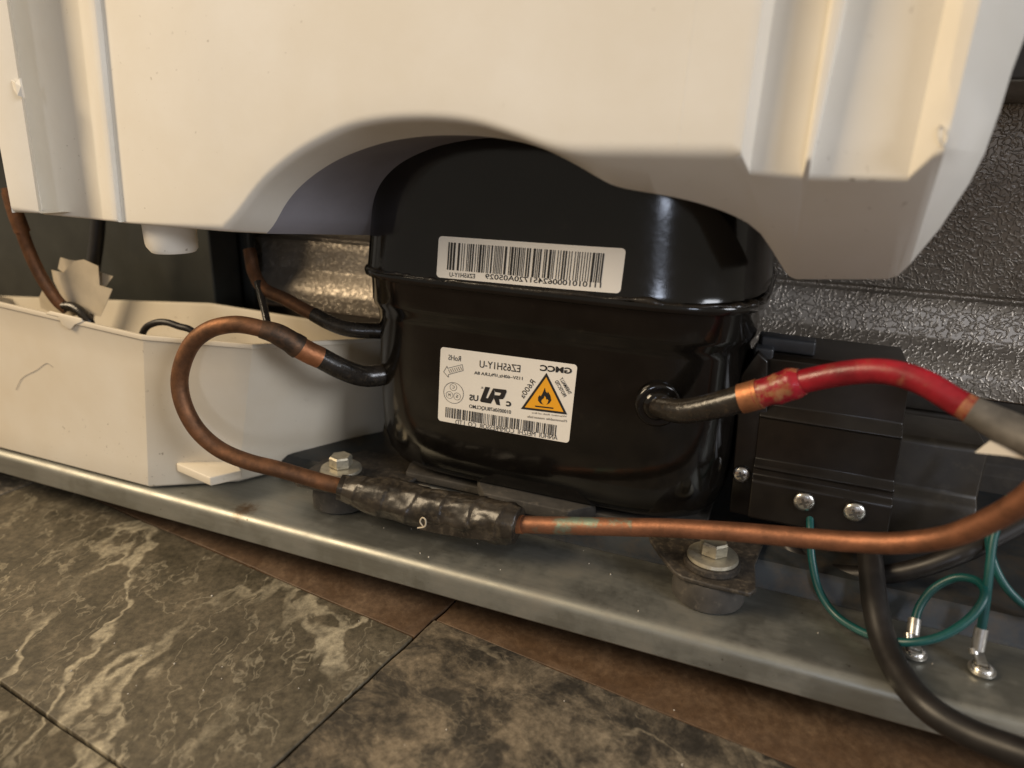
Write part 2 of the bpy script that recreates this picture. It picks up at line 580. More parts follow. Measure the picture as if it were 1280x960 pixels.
pan = thing('base_rail', 'galvanised steel base rail with rounded front flange under the compressor', 'rail', (-150, 300, 20))
prof = [(279, 18.6), (276.2, 18.6), (275, 20)]
prof += [(275, 29.5)]
for k in range(1, 7):
    a = math.radians(90 * k / 6)
    prof.append((275 + 5.5 * (1 - math.cos(a)), 29.5 + 5.5 * math.sin(a)))
prof += [(300, 35), (326, 35)]
mb = MB()
mb.loft([[(x, y, z) for x in xs] for y, z in prof])
mb.loft([[(x, y + (1.2 if y < 276 or z < 34 else 0.4), z - (1.2 if z > 34 else -0.2)) for x in xs] for y, z in prof])
obj('rail', mb, M['galv'], pan, angle=40)
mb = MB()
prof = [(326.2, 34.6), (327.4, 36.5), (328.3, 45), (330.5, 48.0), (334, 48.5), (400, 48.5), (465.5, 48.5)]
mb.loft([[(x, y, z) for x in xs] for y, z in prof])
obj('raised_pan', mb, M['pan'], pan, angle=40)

up = MB()  # back sheet above the ledge: its shadow is painted as a dark colour
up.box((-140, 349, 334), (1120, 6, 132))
tag(obj('shaded_upper_panel', up, M['shaded_brown_sheet'], bevel=1), 'metal edge above the embossed back sheet, shade put into its colour', 'panel')
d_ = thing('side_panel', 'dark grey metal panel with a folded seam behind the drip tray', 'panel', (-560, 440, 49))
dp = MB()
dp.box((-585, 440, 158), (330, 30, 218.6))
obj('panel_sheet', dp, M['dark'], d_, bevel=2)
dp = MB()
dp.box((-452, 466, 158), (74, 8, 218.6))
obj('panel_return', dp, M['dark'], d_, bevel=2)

# ------------------------------------------------------------------ white moulded cover
cover = thing('moulded_cover', 'large ivory plastic cover with arched cut-out above the compressor', 'cover', (-165, 290, 195))
TOPZ = 345.0


def top_of(b, t):
    b, t = Vector(b), Vector(t)
    k = (TOPZ - b.z) / (t.z - b.z)
    return b + (t - b) * k


left_cols = [  # bottom, a point higher up the same line
    ((-398.5, 265, 195.4), (-397.1, 265, 298.3)),
    ((-377.1, 265, 196.3), (-372.9, 265, 297.4)),
    ((-400.2, 283, 193), (-395.8, 283, 301.3)),
    ((-376.7, 283, 192.8), (-375.3, 283, 300.5)),
    ((-363.2, 283, 192.8), (-362.2, 283, 300)),
    ((-351.1, 281, 192.9), (-344.8, 281, 299.1)),
    ((-323.7, 264, 195.7), (-317.9, 264, 295.3)),
    ((-319.3, 264, 195.6), (-313.4, 264, 295.1)),
    ((-320.9, 268, 194.8), (-314.1, 268, 295.8)),
    ((-311.9, 265, 195.3), (-305.1, 265, 295)),
]
arch = [((-253.7, 265, 195.8), (-246.4, 287, 193)), ((-248.5, 265, 199.2), (-243.2, 287, 195.6)), ((-241.7, 265, 205.1), (-239.4, 287, 199.7)), ((-236.5, 265, 210.4), (-235.4, 287, 205.7)),
        ((-230.4, 265, 216.3), (-229.7, 287, 212)), ((-224.1, 265, 221.5), (-222.7, 287, 217.9)), ((-217.5, 265, 225.8), (-215, 287, 222.9)),
        ((-209.4, 265, 230.8), (-206.7, 287, 227.5)), ((-201.1, 265, 235), (-198.2, 287, 231.3)), ((-191.8, 265, 239.1), (-187.8, 287, 234.8)),
        ((-182.4, 265, 242.8), (-177.3, 287, 237.8)), ((-173, 265, 244.8), (-168.4, 287, 239.4)), ((-163.4, 265, 246.2), (-159.6, 287, 240.6)),
        ((-154.9, 265, 246.8), (-152.6, 287, 241.2)), ((-146.5, 265, 247.1), (-145.7, 287, 241.5)), ((-137, 265, 247), (-136.3, 287, 241.8)),
        ((-127.6, 265, 246.3), (-127.1, 287, 241.4)), ((-119.8, 265, 245), (-119.9, 287, 240.6)), ((-112.4, 265, 243.1), (-112.3, 286, 239.9)),
        ((-105.8, 265, 241.3), (-104.6, 285, 238.2)), ((-99.5, 265, 239.4), (-97, 284, 236)), ((-94.4, 265, 238), (-88.7, 283, 232.7)),
        ((-89.6, 265, 237.2), (-80.8, 281.5, 229.1)), ((-83.3, 265, 236.8), (-74.2, 280.5, 226.1)), ((-77.2, 265, 236.9), (-70, 280.9, 224.5)),
        ((-69.6, 265, 237.1), (-65.1, 281.9, 223.6)), ((-62.3, 265, 237.3), (-59, 282.9, 222.8)), ((-55.1, 265, 237.6), (-51.1, 283.8, 222)),
        ((-45.2, 265, 237.7), (-39.4, 286, 220.1)), ((-34.2, 265, 238.1), (-27, 290.4, 216.4)), ((-27, 265, 238.3), (-20, 295, 212.5))]
right_cols = [
    ((-23.4, 265, 238.4), (-22.4, 265, 284.8), (-15.1, 299.8, 208.4)),
    ((-20.2, 272.2, 231.9), (-19.3, 272.8, 285.9), (-10.7, 307.4, 201.9)),
    ((-2.8, 272.9, 231.2), (-2.8, 273.5, 285.5), (-3.7, 320.9, 190.5)),
    ((-2.3, 266.5, 236.8), (-1.6, 266.5, 284.3), (-2.7, 322, 189.6)),
    ((-0.8, 266.5, 236.9), (1.6, 266.5, 284.1), (-1.3, 323, 188.7)),
    ((-0.7, 273.2, 231.1), (2.6, 273.8, 285.3), (0.7, 323.7, 188.1)),
    ((29.2, 272.5, 231.7), (29.9, 273, 284.2), (33.9, 319.1, 192)),
    ((34.3, 266, 239.3), (33.9, 266, 282.9), (37.3, 316.8, 194)),
    ((37.1, 265, 240.9), (38, 265, 282.6), (39.8, 310.2, 199.6)),
]


# same parameter on both curves, so the loft does not twist
def cr_sample(pts, sub):
    q = [Vector(p) for p in pts]
    q = [q[0] * 2 - q[1]] + q + [q[-1] * 2 - q[-2]]
    out = []
    for i in range(1, len(q) - 2):
        a, b, c_, d = q[i - 1:i + 3]
        for k in range(sub):
            t = k / sub
            out.append(0.5 * ((2 * b) + (c_ - a) * t + (2 * a - 5 * b + 4 * c_ - d) * t * t + (3 * b - a - 3 * c_ + d) * t ** 3))
    out.append(q[-2])
    return out


def relax(pts, it=6):
    for _ in range(it):
        pts = [pts[0]] + [pts[i] * 0.5 + (pts[i - 1] + pts[i + 1]) * 0.25 for i in range(1, len(pts) - 1)] + [pts[-1]]
    return pts


SUB = 3
arch = list(zip(relax(cr_sample([f for f, b in arch], SUB)), relax(cr_sample([b for f, b in arch], SUB))))
front_bot = [Vector(b) for b, t in left_cols] + [Vector(f) for f, b in arch] + [Vector(c[0]) for c in right_cols]
front_top = [top_of(b, t) for b, t in left_cols] + [Vector((f[0], f[1], TOPZ)) for f, b in arch] + [top_of(c[0], c[1]) for c in right_cols]
lip = [Vector((b[0], 292, b[2] - 0.5)) for b, t in left_cols] + [Vector(b) for f, b in arch] + [Vector(c[2]) for c in right_cols]
# arch columns: the front sheet meets slanted neighbours at the top, keep the order monotonic
x0, x1 = front_top[9].x, front_top[-9].x
for k in range(10, 10 + len(arch)):
    front_top[k].x = x0 + (x1 - x0) * (front_bot[k].x - front_bot[9].x) / (front_bot[-9].x - front_bot[9].x)
NROW = 10
mb = MB()
sharp_cols = set(range(1, len(left_cols))) | set(range(len(front_bot) - 9, len(front_bot)))


def fil(i):
    return 1.6 if i in sharp_cols else 4.0


edge_up = [b + (t - b).normalized() * fil(i) for i, (b, t) in enumerate(zip(front_bot, front_top))]
mid_rows = [[b.lerp(t, (k / NROW)) for b, t in zip(edge_up, front_top)] for k in range(NROW + 1)]
for i in range(len(front_bot) - 1):
    mb.loft([[r[i], r[i + 1]] for r in mid_rows])
mid = []
na = len(left_cols) + len(arch)
for i, (f, l) in enumerate(zip(front_bot, lip)):
    mid.append(f.lerp(l, 0.35))
edge_in = [f + (m_ - f).normalized() * min(fil(i), (m_ - f).length * 0.9) for i, (f, m_) in enumerate(zip(front_bot, mid))]
arc_rows = []
for k in range(7):
    t = k / 6
    arc_rows.append([a * (1 - t) ** 2 + f * 2 * t * (1 - t) + e * t * t for a, f, e in zip(edge_up, front_bot, edge_in)])
mb.loft(arc_rows + [mid, lip])
mb.loft([lip[:11], [p + Vector((0, 32, 0)) for p in lip[:11]]])
ia = len(left_cols) + int(24 * SUB)
mb.loft([lip[ia:], [p + Vector((0, 32, 0)) for p in lip[ia:]]])
# right flank: from the last front column round to the outer silhouette
flank = [Vector((39.8, 310.2, 199.6)), Vector((46, 302, 214.6)), Vector((51.5, 299, 230.7)), Vector((53.6, 297, 240.8)), Vector((54.8, 295, 254)), Vector((55.2, 293, 266.3)),
         Vector((56.2, 292, 275.3)), Vector((56.8, 291, 285.3)), Vector((57, 288, 313.1))]
fr = [mid[-1], mid[-1].lerp(edge_in[-1], 0.6), arc_rows[3][-1], edge_up[-1]] + [edge_up[-1].lerp(front_top[-1], k) for k in (0.22, 0.42, 0.56, 0.7, 1.0)]
mb.loft([fr, flank])
mb.loft([flank, [p + Vector((0, 32, 0)) for p in flank]])
lf = [front_bot[0].lerp(front_top[0], k / 6) for k in range(7)]
mb.loft([lf, [p + Vector((-3, 50, 0)) for p in lf]])
tp = front_top + [flank[-1]]
mb.loft([tp, [Vector((p.x, 345, p.z)) for p in tp]])
obj('cover_shell', mb, M['cover'], cover, bevel=0.9, seg=2, angle=40)
# the deep wall behind the arch, running back to the compressor
aw = MB()
rows_ = []
for k in range(5):
    t = k / 4
    row = []
    for i in range(10, ia + 1):
        q = min(1.0, max(0.0, (i - 10 - 2 * SUB) / (14 * SUB)))
        row.append(lip[i] + Vector((30 * (1 - q) ** 1.3 * t, (57 - 25 * q) * t, -4.5 * (1 - q) * t)))
    rows_.append(row)
aw.loft(rows_)
obj('arch_wall', aw, M['arch_grey'], cover, angle=50)
# faint mould line on the front
ml = MB()
ml.tube([(-45, 265.2, 240.7), (-43.8, 265.2, 285.6), (-43.6, 265.2, 294.8)], 0.3, 10, 20)
obj('mould_line', ml, M['cover'], cover)
# frayed burrs left by the moulding
for pts in ([(-377.9, 263.6, 261.7), (-373.4, 262.2, 260.1), (-371.5, 263.4, 262.4), (-370.3, 262.6, 258.6), (-371.7, 263.8, 253.5), (-373.2, 262.2, 254.5), (-376.5, 263, 257.2)],
            [(33.7, 264.8, 246.8), (34.3, 263.6, 248.4), (35.7, 264.4, 247.6), (36.8, 263.4, 244.8), (36.4, 264.4, 242), (34.8, 263.2, 243.8)]):
    ch = MB()
    ch.loft([pts, [(x, y + 1.0, z) for x, y, z in pts]], True, True)
    obj('moulding_burr', ch, M['cover'], cover, smooth=False)
# drain spout
c = (-307.6, 285, 185.5)
sp = MB()
n = 28
rows = []
for h, r in ((196.5, 13.2), (188, 13), (181.5, 12.8), (179.6, 11.5), (180.5, 10.2), (194, 10.2)):
    row = []
    for k in range(n):
        a = 2 * math.pi * k / n
        lift = max(0.0, -math.cos(a)) ** 2 * 7.0 if h < 187 else 0
        row.append((c[0] + r * math.cos(a), c[1] + r * math.sin(a), h + lift))
    rows.append(row)
sp.loft(rows, True)
obj('drain_spout', sp, M['cover'], cover, angle=50)

# ------------------------------------------------------------------ white drip tray
tray = thing('drip_tray', 'white plastic drip tray with open top on the base rail', 'tray', (-420, 310, 36))
top = [(-620, 277, 146), (-443, 277, 139), (-329, 277, 133), (-266, 291.5, 132.5), (-240.6, 369.9, 120), (-233, 393, 119), (-317.4, 397, 118.7), (-400.5, 399, 119.5), (-505.8, 399, 110.6),
       (-633.2, 397, 100.8), (-620, 397, 100)]
bot = [(-625, 279, 36), (-476, 277.5, 36), (-342.5, 277.5, 36), (-299.6, 305.8, 36), (-262, 372, 36), (-250, 388, 36), (-290, 388, 36), (-350, 388, 36), (-410, 388, 36), (-480, 388, 36), (-620, 388, 36)]
top = [Vector(p) for p in top]
bot = [Vector(p) for p in bot]
ctr = Vector((-400, 312, 0))


def inset(pts, d):
    n = len(pts)
    o_ = []
    for i, p in enumerate(pts):
        a, b = pts[i - 1], pts[(i + 1) % n]
        e1 = (p - a)
        e2 = (b - p)
        n1 = Vector((-e1.y, e1.x, 0)).normalized()
        n2 = Vector((-e2.y, e2.x, 0)).normalized()
        nn = (n1 + n2).normalized()
        o_.append(p + nn * d / max(0.4, nn.dot(n1)))
    return o_


mb = MB()
lo = bot
out_t = [p + Vector((0, 0, -3)) for p in top]
rim_o = inset(top, -0.9)
rows = [inset(lo, 1.5), [p + Vector((0, 0, 1.5)) for p in lo]]
for k in range(1, 7):
    rows.append([a.lerp(b, k / 6) for a, b in zip(lo, out_t)])
rows += [[p + Vector((0, 0, -2.6)) for p in rim_o], [p + Vector((0, 0, 0)) for p in rim_o], inset(top, 1.2), [p + Vector((0, 0, -2)) for p in inset(top, 1.4)], [p + Vector((0, 0, 6)) for p in inset(lo, 3)]]
mb.loft(rows, True, True)
obj('tray_body', mb, M['tray'], tray, bevel=0.45, seg=2, angle=12)
# little foot clip on the right corner
mb = MB()
q = [(-325, 284.3, 53), (-293.4, 278.1, 53), (-283.8, 293.1, 53), (-302.9, 306.2, 53), (-331.1, 305.9, 53)]
mb.prism([(a, b) for a, b, _ in q], 47.5, 53)
obj('clip_tab', mb, M['tray'], tray, bevel=0.8)
# chipped flap hanging off the front rim
fl = [(-402.9, 275.6, 136.8), (-392.3, 275.5, 136.2), (-389.2, 275.2, 131.4), (-382.8, 275, 129.8), (-379.2, 275.3, 133), (-372.5, 275.6, 135.6), (-374.5, 275.9, 137.2), (-398.8, 275.9, 138.7)]
mb = MB()
mb.loft([fl, [(x, y + 1.2, z) for x, y, z in fl]], True, True)
obj('chipped_flap', mb, M['tray'], tray, bevel=0.3, seg=2)
mb = MB()
mb.tube([(-444.8, 276.9, 82.8), (-436.3, 276.9, 92), (-422.3, 276.9, 98.8), (-411.6, 276.9, 104.9), (-406.6, 276.9, 103.1)], 0.13, 6, 1.5)
obj('scratch', mb, M['grey_ink'], tray)

# ------------------------------------------------------------------ compressor
CX_, CY_, A_, B_, NE = -118.0, 396.0, 105.5, 79.0, 5.2
comp = thing('compressor', 'glossy black refrigerator compressor with white barcode labels', 'compressor', (CX_, CY_, 49))
PROF = [(53.5, 44), (53.6, 26), (55.5, 17), (60, 10.5), (67, 6.5), (78, 4.2), (95, 3.4), (120, 3.2), (146, 3.2), (150.5, 2.6), (153.5, 0.9), (156, 0.4), (166, 0.2), (168.4, 0.0),
        (169.4, -2.6), (171.8, -2.9), (172.6, -2.6), (173.0, -1.6), (176, -1.1), (186, -0.2), (197, 0.7), (208, 1.3), (218, 1.8), (228, 2.5), (237, 3.1), (245, 4.0), (251, 5.6), (256, 9), (259.5, 15), (262, 27), (263.5, 50)]
NU = 3.2


def inset_at(z):
    for (z0, d0), (z1, d1) in zip(PROF[:-1], PROF[1:]):
        if z0 <= z <= z1:
            return d0 + (d1 - d0) * (z - z0) / (z1 - z0)
    return 0


def ring(z, d, n=120):
    r = []
    for k in range(n):
        t = 2 * math.pi * k / n
        c_, s_ = math.cos(t), math.sin(t)
        e = 2 / (NU if z > 172.7 and c_ > 0 else NE)
        r.append((CX_ + (A_ - d) * math.copysign(abs(c_) ** e, c_), CY_ + (B_ - d) * math.copysign(abs(s_) ** e, s_), z))
    return r


def front_y(x, z, off=0.0):
    d = inset_at(z)
    k = min(0.999, abs((x - CX_) / (A_ - d)))
    n_ = NU if z > 172.7 and x > CX_ else NE
    return CY_ - (B_ - d) * (1 - k ** n_) ** (1 / n_) - off


mb = MB()
mb.loft([ring(z, d) for z, d in PROF if z <= 172.6], True, True)
obj('lower_shell', mb, M['enamel'], comp, angle=50, bevel=0)
mb = MB()
mb.loft([ring(172.75, -1.7)] + [ring(z, d) for z, d in PROF if z >= 172.9], True, True)
obj('upper_shell', mb, M['enamel'], comp, angle=50)
# weld bead round the seam
bead = MB()
rows = []
nb = 360
base = ring(172.6, -1.4, nb)
for i, p in enumerate(base):
    a = math.atan2(p[1] - CY_, p[0] - CX_)
    nrm = Vector((math.cos(a), math.sin(a), 0))
    w = 1.6 + 1.6 * noise.noise(Vector((p[0] * 0.16, p[1] * 0.16, 3.1)))
    dz = 1.3 * noise.noise(Vector((p[0] * 0.09, p[1] * 0.09, 9.7)))
    rows.append([Vector(p) + nrm * (w * math.cos(t) - 0.5) + Vector((0, 0, dz + w * 0.9 * math.sin(t))) for t in [2 * math.pi * k / 8 for k in range(8)]])
rows.append(rows[0])
bead.loft(rows, True)
obj('weld_bead', bead, M['stub'], comp, angle=80)
# mounting feet
for poly in ([(-48.5, 320.6, 52), (-42.6, 311.1, 52), (-32.8, 297.4, 52), (-28.3, 294.5, 52), (-16.5, 293.5, 52), (-5.3, 293.9, 52), (2, 293.9, 52), (4.4, 298.3, 52), (2.2, 320, 52), (6, 352, 52), (-60, 352, 52)],
             [(-252, 299, 52), (-247, 296, 52), (-222, 297, 52), (-205, 304, 52), (-190, 326, 52), (-186, 352, 52), (-236, 352, 52), (-253, 330, 52)]):
    mb = MB()
    mb.prism([(p[0], p[1]) for p in poly], 48.9, 51.4)
    obj('foot', mb, M['foot'], comp, bevel=0.8, seg=2)
mb = MB()
mb.prism([(-196, 331), (-30, 331), (-24, 350), (-24, 440), (-200, 440), (-202, 350)], 49.0, 53.8)
obj('base_plate', mb, M['rubber'], comp, bevel=0.8)
mb = MB()
mb.prism([(-140, 318), (-92, 318), (-80, 331.4), (-150, 331.4)], 51.2, 58.5)
obj('base_bracket', mb, M['rubber'], comp, bevel=0.8)
# side pad on the left corner with the tube sockets
sx = (-209.7, 336, 111.6)
mb = MB()
mb.lathe([(7.6, -3), (8.6, 0), (8.4, 3), (6.8, 5)], (-203.5, 336, 114.5), (-0.85, -0.5, 0), 28)
obj('tube_collar', mb, M['enamel'], comp, angle=50)
mb = MB()
cpos = (-51, 319, 123.8)
mb.lathe([(10.8, -3.5), (10.8, -0.2), (9.8, 0.6), (8.6, 0.4), (7.4, 0.3), (6.6, 1.8), (5.0, 2.4)], cpos, (0.35, -0.93, 0.0), 32)
obj('tube_collar', mb, M['enamel'], comp, angle=60)


# labels: flat print bent onto the shell
def sheet(w, h, r, mp, off):
    """label body: strips in u so that it follows the curved shell"""
    b = MB()
    n = 60
    rows = []
    us = sorted(set([r * (1 - math.cos(math.radians(90 * k / 6))) for k in range(7)] + [w - r * (1 - math.cos(math.radians(90 * k / 6))) for k in range(7)] + [r + (w - 2 * r) * k / n for k in range(n + 1)]))
    for u in us:
        e = 0.0
        if u < r:
            e = r - math.sqrt(max(0, r * r - (r - u) ** 2))
        if u > w - r:
            e = r - math.sqrt(max(0, r * r - (u - w + r) ** 2))
        rows.append([mp(u, -e - (h - 2 * e) * k / 8, off) for k in range(9)])
    b.loft(rows)
    return b


FONT_CACHE = {}


def text_geo(s_, bold=0.0):
    cu = bpy.data.curves.new('lettering', 'FONT')
    cu.body = s_
    cu.resolution_u = 3
    cu.offset = bold
    t = bpy.data.objects.new('lettering', cu)
    scene.collection.objects.link(t)
    dg = bpy.context.evaluated_depsgraph_get()
    me = t.evaluated_get(dg).to_mesh()
    vs = [v.co.copy() for v in me.vertices]
    fs = [list(p.vertices) for p in me.polygons]
    t.evaluated_get(dg).to_mesh_clear()
    bpy.data.objects.remove(t)
    bpy.data.curves.remove(cu)
    xs_ = [v.x for v in vs]
    ys_ = [v.y for v in vs]
    w_, h_ = max(xs_) - min(xs_), max(ys_) - min(ys_)
    return [((v.x - min(xs_)) / w_, (v.y - min(ys_)) / h_) for v in vs], fs


def put_text(b, s_, pl, pr, h, mp, off, bold=0.0, mirror=True):
    vs, fs = text_geo(s_, bold)
    pl, pr = Vector(pl), Vector(pr)
    e = pr - pl
    up = Vector((-e.y, e.x)).normalized() * h
    k0 = len(b.v)
    for x, y in vs:
        q_ = pl + e * ((1 - x) if mirror else x) + up * y
        b.vert(mp(q_.x, q_.y, off))
    for f in fs:
        b.f.append([k0 + i for i in f])


def put_poly(b, pts, mp, off):
    b.f.append([b.vert(mp(p[0], p[1], off)) for p in pts])


def put_ring(b, c_, r, wd, mp, off, n=28):
    rows = []
    for k in range(n + 1):
        a = 2 * math.pi * k / n
        rows.append([mp(c_[0] + (r + s * wd / 2) * math.cos(a), c_[1] + (r + s * wd / 2) * math.sin(a), off) for s in (-1, 1)])
    b.loft(rows)


def put_line(b, a, c_, wd, mp, off):
    a, c_ = Vector(a), Vector(c_)
    e = (c_ - a).normalized()
    n_ = Vector((-e.y, e.x)) * wd / 2
    put_poly(b, [a - n_, c_ - n_, c_ + n_, a + n_], mp, off)


def barcode(b, u0, u1, v0, v1, mp, off, seed, nbar):
    rnd = random.Random(seed)
    ws = []
    while len(ws) < nbar * 2:
        ws.append(rnd.choice((1, 1, 1, 2, 2, 3)))
    tot = sum(ws)
    u = u0
    for i, w_ in enumerate(ws):
        du = (u1 - u0) * w_ / tot
        if i % 2 == 0:
            put_poly(b, [(u, v0), (u + du * 0.9, v0), (u + du * 0.9, v1), (u, v1)], mp, off)
        u += du


# --- upper label, 94 x 20 mm
def mp1(u, v, off):
    x = -166.3 + u * 0.998 + v * 0.03
    z = 194.6 + u * 0.012 + v
    return (x, front_y(x, z, off), z)


lab1 = obj('barcode_label', sheet(94, 20.3, 2.0, mp1, 0.15), M['paper'], comp, weld=True)
lab1['label'] = 'long white barcode sticker on the upper shell'
b = MB()
barcode(b, (5.74, -2)[0], (85.54, -1.09)[0], (5.79, -2.7)[1], (7.83, -16.06)[1], mp1, 0.30, 5, 62)
obj('barcode', b, M['ink'], lab1, weld=False)
b = MB()
put_text(b, 'EZ65H1Y-U', (7.41, -19.42), (21.37, -19.15), 2.2, mp1, 0.30, 0.01)
put_text(b, '1110101000624517 20A05029'.replace(' ', ''), (26.88, -18.88), (84.84, -18.38), 2.55, mp1, 0.30, 0.01)
obj('lettering', b, M['ink'], lab1, weld=False)


# --- lower rating label, 75 x 42 mm
def mp2(u, v, off):
    x = -166.9 + u * 0.998 + v * 0.05
    z = 136.9 + u * 0.012 + v
    return (x, front_y(x, z, off), z)


lab2 = obj('rating_label', sheet(75, 42, 1.9, mp2, 0.15), M['paper'], comp)
lab2['label'] = 'white rating sticker with orange flame warning triangle'
b = MB()
barcode(b, (4.57, -33.4)[0], (68.59, -34.11)[0], (4.56, -33.25)[1], (4.93, -39.19)[1], mp2, 0.30, 11, 66)
obj('barcode', b, M['ink'], lab2, weld=False)
b = MB()
put_text(b, 'GMCC', (56.03, -5.58), (72.64, -5.1), 3.2, mp2, 0.30, 0.035)
put_text(b, 'EZ65H1Y-U', (23.07, -8.27), (45.62, -7.91), 3.9, mp2, 0.30, 0.004)
put_text(b, '115V~60Hz,1Ph,LRA 8A', (20.28, -12.6), (47.23, -12.08), 2.0, mp2, 0.30, 0.01)
put_text(b, 'RoHS', (4.89, -6.53), (12.18, -6.47), 2.9, mp2, 0.30, 0.0)
put_text(b, 'c', (39.37, -27.28), (42.2, -27.23), 2.9, mp2, 0.30, 0.03)
put_text(b, 'US', (18.34, -27.25), (23.55, -27.06), 3.4, mp2, 0.30, 0.025)
put_text(b, '0100050678UQCLMO', (18.45, -31.95), (42.41, -31.58), 2.5, mp2, 0.30, 0.008)
put_text(b, 'ANHUI  MEIZHI  COMPRESSOR  CO  LTD', (10.84, -42.29), (68.77, -41.35), 2.7, mp2, 0.30, -0.004)
put_text(b, 'R600a', (48.8, -21.75), (54.38, -11.86), 2.9, mp2, 0.30, 0.0)
put_text(b, 'THERMALLY', (66.61, -8.34), (72.24, -16.02), 1.9, mp2, 0.30, 0.012)
put_text(b, 'PROTECTED', (64.27, -10.07), (69.74, -17.7), 1.9, mp2, 0.30, 0.012)
put_text(b, 'R', (24.57, -19.68), (25.83, -19.65), 1.1, mp2, 0.30, 0.0)
obj('lettering', b, M['ink'], lab2, weld=False)
b = MB()
put_text(b, 'Warning: Risk of fire', (53.79, -29.29), (72.51, -28.41), 1.2, mp2, 0.30, 0.02)
put_text(b, 'Flammable materials', (51.53, -31.66), (72.74, -30.79), 1.3, mp2, 0.30, 0.02)
obj('fine_print', b, M['grey_ink'], lab2, weld=False)
b = MB()
for poly in ([(27.09, -18.29), (29.79, -18.31), (27.82, -24.39), (27.48, -27.15), (25.04, -27.1), (24.58, -26.36)],
             [(27.48, -27.15), (27.82, -24.39), (28.91, -24.56), (31.55, -18.52), (32.52, -20.48), (32.24, -23.88), (30.74, -27.19)],
             [(31.55, -18.52), (38.69, -18.27), (39.18, -19.27), (36.17, -20.63), (35.62, -20.36), (32.83, -20.39)],
             [(36.17, -20.63), (39.18, -19.27), (38.1, -22.63), (37.24, -23.69), (35.23, -23.98), (35.47, -21.93)],
             [(32.83, -20.39), (32.65, -22.13), (35.47, -21.93), (35.23, -23.98), (32.24, -23.88)],
             [(32.24, -23.88), (35.22, -23.85), (36.09, -27.34), (34, -27.24)]):
    put_poly(b, poly, mp2, 0.31)
obj('recognition_mark', b, M['ink'], lab2, weld=False)
b = MB()
put_ring(b, (8.85, -24.54), 5.9, 0.22, mp2, 0.30, 40)
for ch, c_ in (('C', (8.63, -21.25)), ('M', (6.49, -26.04)), ('S', (11.04, -26.18))):
    put_ring(b, c_, 2.0, 0.18, mp2, 0.30, 24)
    put_text(b, ch, (c_[0] - 0.65, c_[1] - 0.8), (c_[0] + 0.65, c_[1] - 0.8), 1.7, mp2, 0.30, 0.0)
ar = [(2.44, -13.56), (4.3, -10.1), (4.52, -11.29), (13.17, -8), (13.9, -11.22), (5.32, -14.67), (5.42, -16.18)]
for a, c_ in zip(ar, ar[1:] + ar[:1]):
    put_line(b, a, c_, 0.22, mp2, 0.30)
for k in range(7):
    t = k / 6
    p0 = Vector((5.14, -11.81)).lerp(Vector((11.92, -9.22)), t)
    p1 = Vector((6.45, -13.76)).lerp(Vector((13.22, -11.01)), t)
    put_line(b, p0, p1, 0.25, mp2, 0.305)
obj('symbols', b, M['ink'], lab2, weld=False)
tri = [Vector((59.63, -6.21)), Vector((47.73, -27.43)), Vector((72.54, -26.56))]
cen = sum(tri, Vector((0, 0))) / 3
b = MB()
inner = [cen + (p - cen) * 0.84 for p in tri]
for k in range(3):
    j = (k + 1) % 3
    put_poly(b, [tri[k], tri[j], inner[j], inner[k]], mp2, 0.32)
fl = [(59.46, -14.07), (60.16, -15.99), (61.21, -16.93), (61.26, -15.84), (62.77, -17.79), (63.52, -20.2), (62.72, -21.95), (61.19, -23.03), (61.82, -21.87), (62.07, -20.61), (61.25, -19.79), (60.93, -20.34), (60.44, -18.97), (59.64, -18.36), (59.4, -19.83),
      (58.57, -20.52), (58.23, -21.65), (58.92, -22.63), (59.72, -23.24), (57.82, -22.79), (56.59, -21.52), (56.42, -19.74), (57.19, -18.41), (57.7, -19.06), (58.46, -17.66), (59.03, -15.78)]
put_poly(b, fl, mp2, 0.34)
put_line(b, (55.24, -24.74), (65.03, -24.35), 0.7, mp2, 0.34)
obj('warning_outline', b, M['ink'], lab2, weld=False)
b = MB()
put_poly(b, [cen + (p - cen) * 0.85 for p in tri], mp2, 0.26)
obj('warning_triangle', b, M['orange'], lab2, weld=False)

# ------------------------------------------------------------------ mounting bolts
def bolt(x, y, label, with_grommet=True):
    t = thing('mounting_bolt', label, 'bolt', (x, y, 35), 'bolts holding down the compressor feet')
    g_ = MB()
    g_.lathe([(15.5, 35.1), (17, 36), (17.2, 41), (16.4, 46), (15.8, 48.6), (5, 48.7)], (x, y, 0), n=36)
    obj('rubber_grommet', g_, M['rubber'], t, angle=50)
    w_ = MB()
    w_.lathe([(5, 51.6), (12.8, 51.6), (13.2, 52.3), (13.0, 54.6), (12.2, 55.2), (5, 55.2)], (x, y, 0), n=36)
    obj('washer', w_, M['foot'], t, angle=30)
    w_ = MB()
    w_.lathe([(5, 55.3), (11.6, 55.3), (12, 55.9), (11.6, 57.4), (9.5, 58.0), (5, 58.1)], (x, y, 0), n=36)
    obj('washer', w_, M['zinc'], t, angle=30)
    h_ = MB()
    h_.lathe([(6.2, 58.2), (6.7, 58.8), (6.7, 63.8), (5.9, 64.8), (4.0, 64.6)], (x, y, 0), n=6)
    obj('bolt_head', h_, M['zinc'], t, smooth=False)
    return t


bolt(-17, 310, 'zinc hex bolt on washers over the foot beside the relay box')
bolt(-229, 314, 'zinc hex bolt on washers over the foot beside the drip tray')

